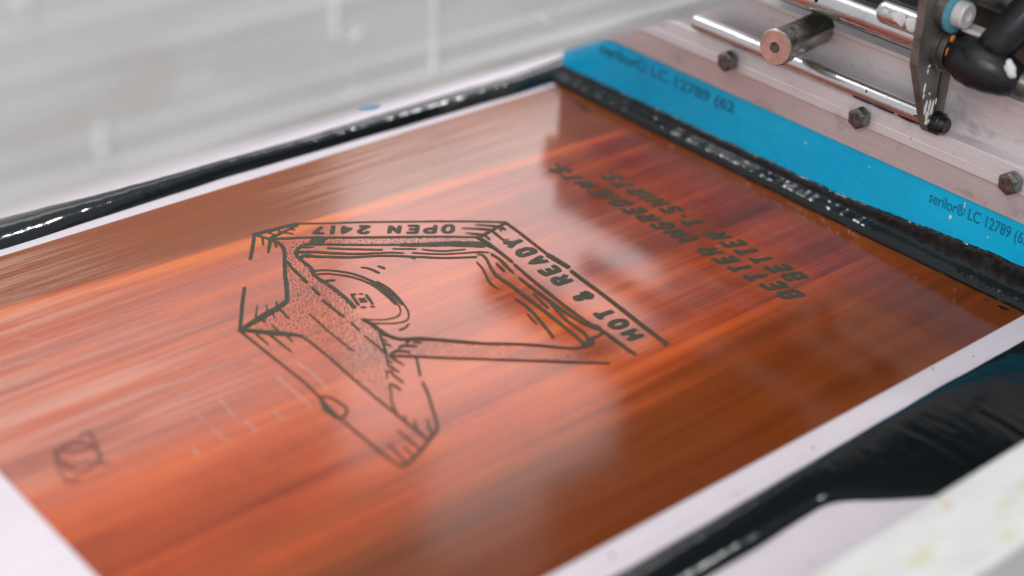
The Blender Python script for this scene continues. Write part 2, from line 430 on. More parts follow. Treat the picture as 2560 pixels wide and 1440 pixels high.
# ------------------------------------------------------------------ drawn artwork (millimetres on the mesh)
ART = [
    [3.27,3.27,[(-83.8,138.0),(-75.7,136.7),(-67.9,135.7),(-60.3,134.9),(-55.2,133.8)]],
    [2.05,2.05,[(-55.0,134.0),(-46.8,128.4),(-37.5,122.2),(-24.0,113.9),(-9.0,103.7),(4.5,94.4)]],
    [2.07,2.32,[(-3.6,99.8),(19.0,84.3),(35.6,72.0),(48.5,61.7)]],
    [2.12,2.12,[(-83.3,137.6),(-89.8,128.8),(-101.4,114.0)]],
    [2.11,2.11,[(-82.4,136.1),(-80.9,131.9),(-79.3,128.1)]],
    [1.63,1.16,[(-81.9,130.9),(-86.1,123.8)]],
    [2.36,1.41,[(-79.2,126.7),(-84.8,119.5),(-89.0,114.3)]],
    [2.12,1.18,[(-78.0,123.6),(-81.6,116.7)]],
    [2.38,2.14,[(-79.8,128.1),(-78.0,123.6),(-77.6,118.8),(-78.8,113.5),(-81.6,108.3),(-85.5,102.4),(-95.0,87.9),(-101.6,77.1),(-109.9,63.8)]],
    [2.0,2.0,[(-97.5,82.7),(-104.1,72.3),(-110.4,62.8)]],
    [2.46,2.46,[(-79.2,128.2),(-68.1,121.1),(-60.5,116.5),(-35.3,98.5),(-7.4,79.2)]],
    [2.49,1.99,[(-15.3,84.6),(4.0,71.1),(22.3,57.2)]],
    [3.15,1.57,[(-78.8,128.1),(-68.3,130.2),(-56.1,132.4)]],
    [1.58,1.18,[(-75.1,135.2),(-73.7,129.3)]],
    [1.45,1.09,[(-69.1,135.4),(-68.5,129.2)]],
    [1.91,1.43,[(-68.3,130.2),(-64.2,124.9)]],
    [1.97,1.48,[(-63.0,131.0),(-60.6,128.6)]],
    [1.96,1.47,[(-60.8,132.7),(-56.6,131.3)]],
    [2.11,2.42,[(-13.3,71.7),(-26.3,80.9),(-37.2,88.5),(-46.0,95.1),(-54.6,102.0),(-63.4,108.5),(-66.9,109.6),(-70.4,109.1),(-74.6,106.5),(-76.4,104.0),(-77.6,101.0),(-78.3,96.1),(-78.5,91.3),(-78.9,86.2),(-80.1,82.2),(-81.8,78.2),(-82.4,74.4),(-82.2,68.0),(-82.0,59.6),(-82.7,47.8),(-83.9,39.2),(-84.8,34.8)]],
    [3.43,6.86,[(-21.2,76.9),(-7.4,67.4),(3.9,60.2),(11.8,54.1),(18.8,47.8)]],
    [5.91,2.73,[(17.5,50.5),(21.0,46.2),(21.3,41.4)]],
    [10.2,11.13,[(-58.6,111.2),(-56.4,107.8)]],
    [0.96,0.96,[(-57.8,113.5),(-60.8,107.7)]],
    [1.92,1.92,[(-57.9,98.8),(-47.3,89.5),(-33.1,78.4)]],
    [2.86,1.43,[(-74.1,104.5),(-71.1,102.7),(-66.9,99.7),(-57.3,90.6),(-47.1,82.4),(-32.0,73.3),(-25.7,67.8)]],
    [2.84,1.89,[(-76.6,98.6),(-73.8,99.6),(-71.8,98.7),(-70.6,95.9),(-63.3,89.7),(-53.0,81.7),(-37.8,72.9),(-25.9,63.3),(-24.6,61.4),(-24.5,58.7)]],
    [1.45,1.45,[(-27.5,75.6),(-16.6,67.4)]],
    [2.41,0.96,[(-69.7,109.4),(-67.3,106.8),(-63.4,104.7)]],
    [1.94,1.17,[(-73.5,98.5),(-72.7,95.8)]],
    [1.45,1.45,[(-24.1,73.1),(-16.6,67.6)]],
    [1.45,1.45,[(-13.8,64.8),(-9.8,60.2),(-5.3,56.2),(0.5,52.9),(6.6,49.9)]],
    [1.44,1.44,[(-21.1,65.1),(-14.4,58.7),(-6.5,52.6),(2.7,47.2),(11.1,42.8),(15.5,38.7)]],
    [1.9,1.9,[(-29.4,66.1),(-19.5,57.6),(-9.5,49.0),(6.2,39.0)]],
    [1.99,1.33,[(-24.2,61.1),(-24.5,58.8)]],
    [1.55,1.94,[(-79.1,81.0),(-75.7,79.6),(-72.3,77.0),(-67.9,72.1),(-64.1,66.3),(-61.7,60.3),(-60.1,53.9),(-59.2,45.9),(-59.3,37.3),(-60.2,29.2),(-61.5,22.1)]],
    [1.1,1.1,[(-57.7,50.8),(-57.0,41.4),(-58.6,30.3),(-60.7,22.5),(-62.6,16.5),(-65.0,11.9),(-68.2,8.4),(-71.5,7.1),(-76.2,8.5),(-80.2,10.7),(-87.2,16.4)]],
    [1.55,1.55,[(-81.2,77.2),(-78.1,76.1),(-74.6,73.7),(-71.7,70.5),(-68.4,66.3),(-65.4,60.9),(-63.2,54.6),(-62.1,47.6),(-62.4,39.5),(-63.1,32.4),(-64.5,24.3)]],
    [0.88,0.88,[(-61.2,52.2),(-60.9,42.7),(-61.6,33.4),(-62.9,25.9),(-65.2,19.4),(-67.8,15.8),(-71.6,13.5),(-77.4,14.4),(-82.7,17.4),(-87.9,21.9)]],
    [0.92,1.53,[(-71.1,3.8),(-74.6,1.9),(-77.2,1.6),(-79.2,1.8)]],
    [1.23,2.05,[(-55.5,68.8),(-53.4,66.5),(-51.9,62.7),(-51.1,57.7)]],
    [1.56,1.95,[(-46.6,64.4),(-45.4,59.9)]],
    [2.22,1.78,[(-82.3,68.6),(-79.0,67.5),(-76.3,65.8)]],
    [1.76,1.51,[(-78.3,46.6),(-81.5,35.7)]],
    [1.77,1.52,[(-71.5,42.4),(-74.7,31.7)]],
    [1.31,1.31,[(-78.1,47.9),(-75.8,46.0)]],
    [1.31,1.31,[(-74.2,45.4),(-72.5,44.2)]],
    [1.68,1.68,[(-81.6,33.3),(-79.8,31.4)]],
    [1.71,1.71,[(-77.2,30.6),(-75.5,29.3)]],
    [2.49,2.49,[(-77.0,40.8),(-76.1,36.4)]],
    [1.85,1.85,[(-74.5,40.0),(-78.6,37.6)]],
    [1.66,1.66,[(-85.7,99.0),(-87.7,92.1),(-88.9,82.9),(-90.2,72.6)]],
    [1.35,1.35,[(-91.0,67.2),(-92.8,57.8)]],
    [1.75,1.75,[(-94.2,51.8),(-95.0,40.4),(-95.3,30.3)]],
    [1.37,1.37,[(-90.9,66.3),(-92.3,57.5)]],
    [1.09,1.36,[(-95.6,23.4),(-96.8,14.0)]],
    [1.11,1.39,[(-97.8,8.6),(-98.3,-2.2),(-99.3,-13.3)]],
    [0.83,1.11,[(-108.6,44.5),(-109.7,31.5),(-110.7,22.2),(-111.1,11.6),(-111.6,-0.3)]],
    [1.72,1.38,[(-90.6,77.7),(-89.9,72.9)]],
    [1.95,1.95,[(-121.5,88.8),(-132.3,74.3),(-139.0,64.8),(-147.9,52.3)]],
    [2.87,4.47,[(-110.2,63.2),(-117.1,60.4),(-128.1,57.6)]],
    [4.55,2.27,[(-128.1,57.6),(-138.8,54.8),(-147.9,52.6)]],
    [0.65,1.3,[(-125.9,69.1),(-136.1,55.5)]],
    [0.65,1.29,[(-121.8,66.1),(-127.3,57.1)]],
    [0.87,1.52,[(-115.8,65.5),(-119.5,59.4)]],
    [1.29,1.29,[(-118.3,58.9),(-120.3,47.0)]],
    [0.78,1.3,[(-131.2,46.9),(-132.0,39.8)]],
    [1.1,0.66,[(-123.0,58.4),(-126.3,51.5)]],
    [1.58,0.79,[(-131.9,55.9),(-132.4,51.0)]],
    [2.76,3.94,[(-148.0,53.0),(-143.2,48.1),(-136.4,40.9),(-132.9,36.9)]],
    [3.93,1.96,[(-132.9,36.9),(-129.0,33.5),(-125.0,28.3)]],
    [1.33,0.8,[(-142.9,44.4),(-143.6,31.2)]],
    [1.64,0.82,[(-137.5,39.3),(-137.7,29.7),(-137.9,18.4)]],
    [1.31,0.78,[(-130.8,34.8),(-131.6,26.3)]],
    [1.32,1.32,[(-125.0,28.8),(-124.6,20.4),(-124.8,12.4),(-125.6,-3.7),(-126.7,-17.5),(-127.4,-30.6),(-128.1,-43.3),(-128.4,-57.6),(-129.1,-73.1),(-129.2,-86.5)]],
    [1.3,1.3,[(-148.2,52.5),(-148.3,40.1),(-148.5,26.7),(-148.6,13.5),(-148.7,0.6),(-148.7,-8.2),(-149.5,-17.9),(-150.4,-25.3)]],
    [1.32,3.07,[(-150.4,-25.3),(-152.6,-33.3)]],
    [3.2,3.66,[(-152.4,-31.2),(-153.8,-38.5)]],
    [4.16,2.08,[(-153.5,-36.4),(-153.6,-43.1),(-153.2,-45.7)]],
    [1.2,1.44,[(-150.2,-24.5),(-147.3,-27.0),(-145.8,-29.7),(-145.3,-35.0),(-145.1,-39.4),(-146.2,-42.7),(-149.5,-45.7),(-153.1,-45.8)]],
    [1.25,1.25,[(-153.1,-46.4),(-153.3,-56.6),(-153.5,-66.0),(-153.7,-77.5),(-153.8,-88.7),(-152.4,-96.6)]],
    [1.83,1.83,[(-153.1,-96.0),(-149.3,-95.9),(-140.0,-92.5),(-129.9,-87.4),(-120.3,-82.4)]],
    [1.46,1.46,[(-120.0,-82.6),(-115.7,-75.5),(-111.1,-66.9),(-105.1,-56.0),(-100.5,-45.5)]],
    [1.49,1.27,[(-97.8,-40.0),(-93.2,-32.8),(-88.4,-24.5)]],
    [0.69,1.38,[(-146.7,-77.1),(-147.8,-85.2),(-149.2,-94.9)]],
    [0.74,1.49,[(-136.5,-71.5),(-136.9,-82.1),(-137.5,-92.1)]],
    [0.7,1.4,[(-142.3,-84.4),(-143.4,-92.8)]],
    [0.81,1.22,[(-119.1,-72.9),(-122.1,-78.0),(-125.0,-83.5)]],
    [0.85,1.7,[(-124.1,-69.1),(-128.7,-76.8),(-129.8,-83.9)]],
    [0.81,1.01,[(-125.7,-63.1),(-128.5,-68.0)]],
    [0.89,1.55,[(-88.5,8.2),(-93.7,-2.2),(-98.0,-10.9)]],
    [1.48,1.05,[(-98.0,-10.9),(-103.8,-20.0),(-105.1,-22.3)]],
    [1.16,1.16,[(-90.0,4.0),(-87.7,0.6)]],
    [0.97,0.97,[(-91.9,-0.4),(-91.5,-3.2)]],
    [1.03,1.03,[(-93.9,-3.8),(-92.5,-8.6)]],
    [1.49,0.89,[(-99.1,-15.5),(-98.9,-21.2),(-98.4,-26.8)]],
    [1.31,0.98,[(-102.6,-18.4),(-101.7,-21.9)]],
    [1.47,0.88,[(-105.2,-22.3),(-104.6,-26.8),(-104.6,-31.2)]],
    [1.1,1.1,[(-108.5,-29.6),(-108.5,-34.4),(-108.7,-40.2)]],
    [1.03,1.03,[(-109.1,-26.2),(-113.0,-31.9)]],
    [1.49,1.49,[(-109.1,-26.2),(-106.7,-28.5)]],
    [1.03,1.03,[(-115.1,-36.6),(-118.0,-41.6)]],
    [1.45,1.16,[(-114.9,-36.8),(-113.7,-40.0),(-114.1,-44.8)]],
    [1.02,1.02,[(-117.6,-41.9),(-122.3,-47.7),(-125.8,-54.3),(-127.1,-58.6)]],
    [2.3,1.91,[(-88.5,22.4),(-87.6,16.0),(-87.8,9.4),(-87.7,2.0),(-86.4,-2.4),(-83.9,-6.4),(-76.2,-11.1),(-70.7,-16.2),(-65.5,-21.5),(-59.2,-27.9),(-52.7,-34.5)]],
    [1.6,2.0,[(-84.3,-5.5),(-70.5,-17.1),(-62.0,-25.7),(-53.4,-34.3),(-39.3,-45.7),(-30.2,-53.6),(-21.9,-62.5),(-15.4,-68.8),(-9.1,-70.1)]],
    [1.55,1.55,[(-98.9,-15.8),(-87.3,-25.3),(-76.4,-35.0),(-62.7,-46.5)]],
    [1.55,1.94,[(-62.7,-46.5),(-46.6,-60.2),(-10.4,-90.6)]],
    [1.89,1.14,[(-98.5,-15.3),(-93.2,-13.7),(-90.5,-16.2),(-88.1,-19.4)]],
    [1.57,1.18,[(-90.2,-12.0),(-86.4,-12.1),(-81.8,-17.1)]],
    [1.61,0.96,[(-84.0,-10.3),(-79.4,-9.7)]],
    [1.19,1.19,[(-81.0,-12.2),(-77.5,-15.7)]],
    [1.76,1.76,[(48.2,61.9),(45.8,42.0),(42.4,17.9),(41.6,-2.6)]],
    [3.36,2.99,[(41.9,16.3),(41.9,7.5),(41.8,-2.4)]],
    [2.29,2.61,[(40.2,-6.0),(38.2,-20.6),(36.4,-36.5),(34.1,-52.7),(31.7,-68.5),(27.9,-95.7)]],
    [2.32,1.86,[(29.6,-94.2),(25.8,-96.1)]],
    [1.86,1.86,[(48.3,60.9),(39.6,59.7),(31.0,58.0),(22.9,56.9)]],
    [1.03,2.05,[(31.2,70.0),(36.7,64.8),(41.4,59.8)]],
    [1.02,2.04,[(21.7,71.4),(29.6,64.8),(34.4,60.0)]],
    [1.0,2.01,[(19.5,65.5),(26.1,58.6)]],
    [1.59,1.19,[(34.4,57.3),(32.7,45.5),(35.4,44.2)]],
    [1.38,1.03,[(27.2,56.7),(26.4,50.4)]],
    [1.65,1.24,[(41.8,58.5),(42.2,54.3)]],
    [1.08,1.08,[(39.5,57.6),(39.3,54.7)]],
    [2.46,1.76,[(22.1,57.0),(22.6,50.2),(21.9,42.2),(19.3,21.8)]],
    [1.6,2.24,[(18.4,19.2),(14.4,-3.6),(12.3,-18.4),(10.3,-31.9),(8.3,-51.5)]],
    [2.3,1.97,[(8.3,-51.5),(8.6,-60.2),(8.9,-67.9),(7.5,-80.8),(6.7,-93.0)]],
    [1.24,2.17,[(8.6,41.8),(10.4,38.8),(9.6,34.3),(6.7,28.3),(2.6,19.4),(1.2,12.9),(1.0,5.6)]],
    [2.45,1.84,[(1.1,5.8),(-0.4,-10.6),(-3.0,-32.5),(-5.7,-53.9),(-7.4,-64.7),(-8.6,-69.5)]],
    [1.32,2.32,[(15.4,36.8),(15.4,29.3),(13.2,20.2)]],
    [2.15,0.92,[(13.3,20.9),(11.1,10.9)]],
    [1.22,2.13,[(10.7,26.5),(8.5,16.8)]],
    [0.8,1.6,[(2.2,34.4),(0.5,27.1),(-2.8,20.1),(-6.4,12.9)]],
    [1.92,0.64,[(-6.4,12.9),(-7.6,7.5),(-7.5,2.4)]],
    [1.31,2.62,[(10.3,6.2),(8.4,-10.2),(6.3,-31.6)]],
    [2.42,1.04,[(6.3,-31.6),(5.6,-50.7),(7.5,-61.8)]],
    [1.17,1.76,[(5.0,-12.7),(1.1,-29.3)]],
    [1.14,2.28,[(5.4,-26.4),(0.4,-45.4)]],
    [1.78,1.78,[(0.4,-45.4),(-0.2,-55.1),(-0.8,-61.2),(-4.0,-68.3)]],
    [0.94,2.19,[(-6.8,-9.8),(-7.1,-18.2),(-9.2,-29.1)]],
    [1.89,1.62,[(-9.2,-29.1),(-12.5,-40.2),(-17.2,-53.9)]],
    [1.12,1.4,[(-12.3,-26.8),(-15.1,-37.8)]],
    [1.1,1.76,[(10.3,-58.3),(9.8,-62.6),(7.6,-65.9),(4.3,-67.4),(-0.2,-66.9)]],
    [2.56,2.05,[(0.4,-67.1),(-5.3,-68.5),(-9.9,-70.9)]],
    [2.04,2.33,[(-9.9,-70.9),(-5.8,-70.9),(-2.1,-69.7)]],
    [2.89,1.65,[(7.5,-65.9),(9.1,-67.8)]],
]
MARK = [
    [2.88,2.88,[(-275.8,13.0),(-272.5,13.3),(-269.3,13.9),(-266.1,13.8),(-263.6,12.3),(-260.8,9.1),(-259.7,5.0),(-259.7,0.4),(-261.1,-4.0),(-263.5,-6.7),(-267.7,-8.3),(-270.9,-9.1),(-273.7,-8.3),(-276.0,-5.2),(-277.3,-1.4),(-277.7,2.4),(-277.6,6.3),(-276.2,10.6),(-275.6,12.9)]],
    [1.93,1.93,[(-272.9,11.6),(-270.0,8.7),(-266.9,6.2),(-264.0,4.7),(-260.6,4.1)]],
    [2.17,2.17,[(-277.3,3.8),(-274.7,-0.3),(-271.4,-3.2),(-268.0,-4.4),(-265.6,-5.1)]],
    [1.28,1.28,[(-261.0,17.2),(-257.3,18.0),(-254.2,16.9)]],
    [1.8,1.6,[(-256.0,15.8),(-256.7,9.9),(-257.6,4.3)]],
    [1.48,1.48,[(-278.6,6.3),(-280.7,0.3),(-281.4,-5.6),(-281.9,-10.4)]],
    [3.06,2.75,[(-283.1,-10.7),(-279.8,-13.1),(-276.6,-12.3)]],
    [2.52,1.89,[(-266.2,-7.8),(-263.2,-8.1),(-260.4,-11.4)]],
]
PALE_DASHES = [
    [1.78,1.27,[(-157.3,4.0),(-157.4,-8.8),(-158.5,-29.1)]],
    [1.81,1.04,[(-141.3,8.5),(-141.1,-6.5),(-142.9,-22.8)]],
    [1.13,0.9,[(-190.8,5.4),(-192.2,-5.9),(-193.5,-15.6)]],
    [1.39,0.93,[(-206.4,2.5),(-206.6,-7.1)]],
    [1.2,0.96,[(-207.0,-14.2),(-207.1,-24.4),(-206.1,-31.7)]],
    [1.65,1.18,[(-191.2,-19.6),(-191.4,-31.2)]],
    [1.43,0.95,[(-175.0,-21.2),(-175.5,-30.6)]],
    [1.9,1.43,[(-223.7,-24.8),(-223.1,-30.1)]],
    [1.56,1.25,[(-175.2,15.8),(-173.9,12.4)]],
    [2.38,1.19,[(-243.8,112.8),(-237.1,108.7)]],
    [1.39,1.04,[(-158.8,24.0),(-156.4,19.8)]],
    [1.91,1.15,[(-257.7,92.2),(-242.0,87.9)]],
]
STIPPLE = [
    [(-77.3,123.1),(-63.1,114.4),(-62.2,108.7),(-70.8,109.3),(-75.6,106.2),(-78.2,100.4),(-79.4,85.5),(-82.2,78.5),(-82.7,67.3),(-83.2,47.2),(-82.4,45.0),(-87.6,28.6),(-89.5,21.0),(-89.1,8.3),(-98.9,-10.3),(-107.9,-23.5),(-118.1,-39.9),(-125.8,-51.2),(-125.6,-16.0),(-123.6,29.6),(-132.0,38.3),(-143.4,50.4),(-110.4,61.0),(-108.9,63.1),(-94.5,87.5),(-80.6,107.6),(-77.2,116.2)],
    [(-53.8,110.0),(-36.0,97.6),(-8.3,78.1),(2.9,69.7),(21.5,56.2),(20.6,49.9),(4.6,61.1),(-6.4,68.7),(-12.5,72.6),(-36.3,89.6),(-53.8,103.1)],
    [(-96.8,-16.6),(-87.6,-13.6),(-77.4,-12.6),(-53.6,-35.5),(-49.6,-39.1),(-31.0,-54.6),(-16.4,-69.9),(-9.5,-72.3),(0.2,-69.0),(7.9,-69.0),(5.7,-91.3),(-9.1,-89.2),(-61.6,-45.1)],
]
TEXTS = [
    ('HOT & READY',[(24.7,-83.0),(42.7,43.4),(29.7,44.5),(13.0,-81.8)]),
    ('OPEN 24|7',[(22.0,77.4),(-49.1,126.0),(-55.6,118.3),(14.0,69.1)]),
    ('BETTER INGREDIENTS.',[(131.1,-108.0),(130.2,102.7),(118.1,109.7),(117.1,-103.4)]),
    ('BETTER T-SHIRTS.',[(149.2,-95.5),(151.4,75.1),(138.7,81.5),(134.8,-90.6)]),
]

# ------------------------------------------------------------------ the setting
bm = bmesh.new(); box(bm, -0.9, 1.0, -0.9, 0.9, -0.075, -0.060)
tag(obj('press_table', bm, M_TABLE), kind='structure')

# ------------------------------------------------------------------ the screen
screen = empty('printing_screen', (0, 0, 0), 'pale mesh screen with orange stencil of a pizza box and lettering', 'printing screen')
FX0, FX1, FY, FB = -0.46, 0.44, 0.288, 0.044
bm = bmesh.new()
vs = [bm.verts.new(p) for p in ((FX0, -FY, 0), (FX1, -FY, 0), (FX1, FY, 0), (FX0, FY, 0))]
bm.faces.new(vs)
obj('mesh_fabric', bm, M_MESH, screen)
bm = bmesh.new(); box(bm, -0.303, 0.262, -0.1965, 0.2000, 0.00005, 0.0004)
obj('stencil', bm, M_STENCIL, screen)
for (x0, x1, y0, y1) in ((FX0 - FB, FX1 + FB, -FY - FB, -FY), (FX0 - FB, FX1 + FB, FY, FY + FB), (FX0 - FB, FX0, -FY, FY), (FX1, FX1 + FB, -FY, FY)):
    bm = bmesh.new(); box(bm, x0, x1, y0, y1, -0.002, 0.032)
    obj('frame_bar', bm, M_FRAME, screen, bevel=0.003)

def resample(pts, step):
    out = [Vector((*pts[0], 0))]
    # Catmull-Rom through the points
    P = [Vector((*p, 0)) for p in pts]
    P = [P[0]] + P + [P[-1]]
    for i in range(1, len(P) - 2):
        a, b, c, d = P[i-1], P[i], P[i+1], P[i+2]
        n = max(1, int((c - b).length / step))
        for k in range(1, n + 1):
            t = k / n
            if len(pts) < 3:
                out.append(b.lerp(c, t))
            else:
                out.append(0.5 * ((2*b) + (c - a)*t + (2*a - 5*b + 4*c - d)*t*t + (3*b - a - 3*c + d)*t*t*t))
    return out

def strokes(data, z0, wscale=1.0, jit=0.16):
    bm = bmesh.new()
    for k, (w0, w1, pts) in enumerate(data):
        P = resample(pts, 1.3)
        n = len(P)
        if n < 2: continue
        z = z0 + k * 3e-6
        L, R_ = [], []
        for i, p in enumerate(P):
            t = (P[min(i+1, n-1)] - P[max(i-1, 0)])
            if t.length < 1e-6: t = Vector((1, 0, 0))
            t.normalize()
            nn = Vector((-t.y, t.x, 0))
            f = i / (n - 1)
            w = (w0 + (w1 - w0) * f) * wscale * 0.5
            a = w * (1 + jit * noise.noise(Vector((p.x * 0.9, p.y * 0.9, k * 1.7))))
            b = w * (1 + jit * noise.noise(Vector((p.x * 0.9, p.y * 0.9, k * 1.7 + 50))))
            q = p
            if i == 0: q = p - t * w * 0.4
            if i == n - 1: q = p + t * w * 0.4
            e = 0.75 if i in (0, n - 1) else 1.0
            L.append(bm.verts.new(((q.x + nn.x*a*e) / 1000, (q.y + nn.y*a*e) / 1000, z + i * 4e-7)))
            R_.append(bm.verts.new(((q.x - nn.x*b*e) / 1000, (q.y - nn.y*b*e) / 1000, z + i * 4e-7)))
        for i in range(n - 1):
            bm.faces.new((R_[i], R_[i+1], L[i+1], L[i]))
    return bm

def up_normals(o):
    me = o.data
    if sum(p.normal.z for p in me.polygons) < 0:
        me.flip_normals()

o = obj('line_artwork', strokes(ART, 0.00055, 1.06), M_ART, screen); up_normals(o)
o['label'] = 'olive line drawing of an open pizza box with one pizza'
o = obj('registration_mark', strokes(MARK, 0.00055, 0.68), M_MARK, screen); up_normals(o)
o['label'] = 'small red brown round emblem near the stencil corner'
for s_ in PALE_DASHES:  # short pale half-transparent dashes on the stencil
    o = obj('pale_dash', strokes([s_], 0.00046, 0.8, 0.5), M_PALE_DASH, screen); up_normals(o)

def inside(p, poly):
    c = False
    j = len(poly) - 1
    for i in range(len(poly)):
        a, b = poly[i], poly[j]
        if (a[1] > p[1]) != (b[1] > p[1]) and p[0] < (b[0]-a[0])*(p[1]-a[1])/(b[1]-a[1]) + a[0]:
            c = not c
        j = i
    return c

bm = bmesh.new()
rs = random.Random(3)
for pi_, (poly, sp, rad) in enumerate(zip(STIPPLE, (2.35, 2.2, 1.9), (0.50, 0.46, 0.40))):
    x0 = min(p[0] for p in poly); x1 = max(p[0] for p in poly)
    y0 = min(p[1] for p in poly); y1 = max(p[1] for p in poly)
    row = 0
    yy = y0
    while yy < y1:
        xx = x0 + (row % 2) * sp * 0.5
        while xx < x1:
            px, py = xx + rs.uniform(-.28, .28) * sp, yy + rs.uniform(-.28, .28) * sp
            if inside((px, py), poly):
                r = rad * rs.uniform(0.75, 1.2)
                a0 = rs.uniform(0, 6)
                bm.faces.new([bm.verts.new(((px + r*math.cos(a0 + k*math.pi/3)) / 1000, (py + r*math.sin(a0 + k*math.pi/3)) / 1000, 0.00050)) for k in range(6)])
            xx += sp
        yy += sp * 0.87
        row += 1
o = obj('stipple_dots', bm, M_ART, screen); up_normals(o)
o['kind'] = 'stuff'

def text_mesh(txt, offset=0.022, space=1.0):
    cu = bpy.data.curves.new('txt', 'FONT')
    cu.body = txt
    cu.offset = offset
    cu.space_character = space
    cu.resolution_u = 3
    ob = bpy.data.objects.new('txt', cu)
    scene.collection.objects.link(ob)
    bpy.context.view_layer.update()
    dg = bpy.context.evaluated_depsgraph_get()
    me = bpy.data.meshes.new_from_object(ob.evaluated_get(dg))
    bpy.data.objects.remove(ob)
    bpy.data.curves.remove(cu)
    me.materials.clear()
    return me

# block capitals drawn as heavy strokes on a unit cell
GLYPH = {
 'A': [[(0, 0), (.5, 1), (1, 0)], [(.22, .32), (.78, .32)]],
 'B': [[(0, 0), (0, 1)], [(0, 1), (.7, 1), (.95, .85), (.95, .68), (.7, .53), (0, .53)], [(.7, .53), (1, .4), (1, .14), (.75, 0), (0, 0)]],
 'D': [[(0, 0), (0, 1)], [(0, 1), (.6, 1), (.95, .75), (.95, .25), (.6, 0), (0, 0)]],
 'E': [[(1, 1), (0, 1), (0, 0), (1, 0)], [(0, .51), (.8, .51)]],
 'G': [[(1, .82), (.75, 1), (.28, 1), (0, .75), (0, .25), (.28, 0), (.75, 0), (1, .2), (1, .46), (.6, .46)]],
 'H': [[(0, 0), (0, 1)], [(1, 0), (1, 1)], [(0, .5), (1, .5)]],
 'I': [[(.5, 0), (.5, 1)]],
 'N': [[(0, 0), (0, 1)], [(0, 1), (1, 0)], [(1, 0), (1, 1)]],
 'O': [[(.5, 1), (.2, .95), (0, .7), (0, .3), (.2, .05), (.5, 0), (.8, .05), (1, .3), (1, .7), (.8, .95), (.5, 1)]],
 'P': [[(0, 0), (0, 1)], [(0, 1), (.7, 1), (1, .85), (1, .6), (.7, .45), (0, .45)]],
 'R': [[(0, 0), (0, 1)], [(0, 1), (.7, 1), (1, .86), (1, .64), (.7, .5), (0, .5)], [(.5, .5), (1, 0)]],
 'S': [[(.97, .82), (.72, 1), (.25, 1), (.02, .84), (.05, .63), (.95, .4), (.98, .16), (.75, 0), (.25, 0), (0, .18)]],
 'T': [[(0, 1), (1, 1)], [(.5, 1), (.5, 0)]],
 'Y': [[(0, 1), (.5, .48), (1, 1)], [(.5, .48), (.5, 0)]],
 '&': [[(1, 0), (.25, .72), (.3, .95), (.5, 1), (.7, .92), (.68, .72), (.1, .35), (.05, .15), (.3, 0), (.6, .05), (1, .42)]],
 '2': [[(.02, .78), (.2, 1), (.75, 1), (.98, .8), (.9, .58), (0, 0), (1, 0)]],
 '4': [[(.75, 0), (.75, 1), (0, .3), (1, .3)]],
 '7': [[(0, 1), (1, 1), (.35, 0)]],
 '|': [[(.5, -.1), (.5, 1.1)]],
 '-': [[(.1, .45), (.9, .45)]],
 '.': [[(.4, .06), (.6, .06)]],
}
NARROW = {'I': .34, '.': .34, '|': .3, ' ': .62, '-': .6}
def lettering(txt, q, heavy):
    BL, BR, TR, TL = [Vector((*p, 0)) for p in q]
    gap = 0.27
    wid = [NARROW.get(c, 1.0) for c in txt]
    total = sum(wid) + gap * (len(txt) - 1)
    capmm = ((TL - BL).length + (TR - BR).length) / 2
    pitch = (BR - BL).length / total
    wmm = heavy * min(capmm, pitch * 1.15)
    ins = 0.5 * wmm / pitch
    data = []
    pen = 0.0
    for c, w in zip(txt, wid):
        for line in GLYPH.get(c, []):
            pts = []
            for (gx, gy) in line:
                u = (pen + (ins + gx * (w - 2 * ins) if c not in 'I|.' else (gx - 0.5) * 0.6 + w / 2)) / total
                v = 0.10 + gy * 0.80
                p = (BL.lerp(BR, u)).lerp(TL.lerp(TR, u), v)
                pts.append((p.x, p.y))
            # straight strokes: densify so that corners stay crisp
            dens = []
            for a_, b_ in zip(pts, pts[1:]):
                for s_ in range(6):
                    dens.append((a_[0] + (b_[0]-a_[0]) * s_ / 6, a_[1] + (b_[1]-a_[1]) * s_ / 6))
            dens.append(pts[-1])
            data.append((wmm, wmm, dens))
        pen += w + gap
    o = obj('lettering', strokes(data, 0.00055, 1.0, 0.10), M_ART, screen); up_normals(o)
    o['label'] = 'olive capitals reading ' + txt
for (txt, q), hv in zip(TEXTS, (0.34, 0.30, 0.31, 0.31)):
    lettering(txt, q, hv)

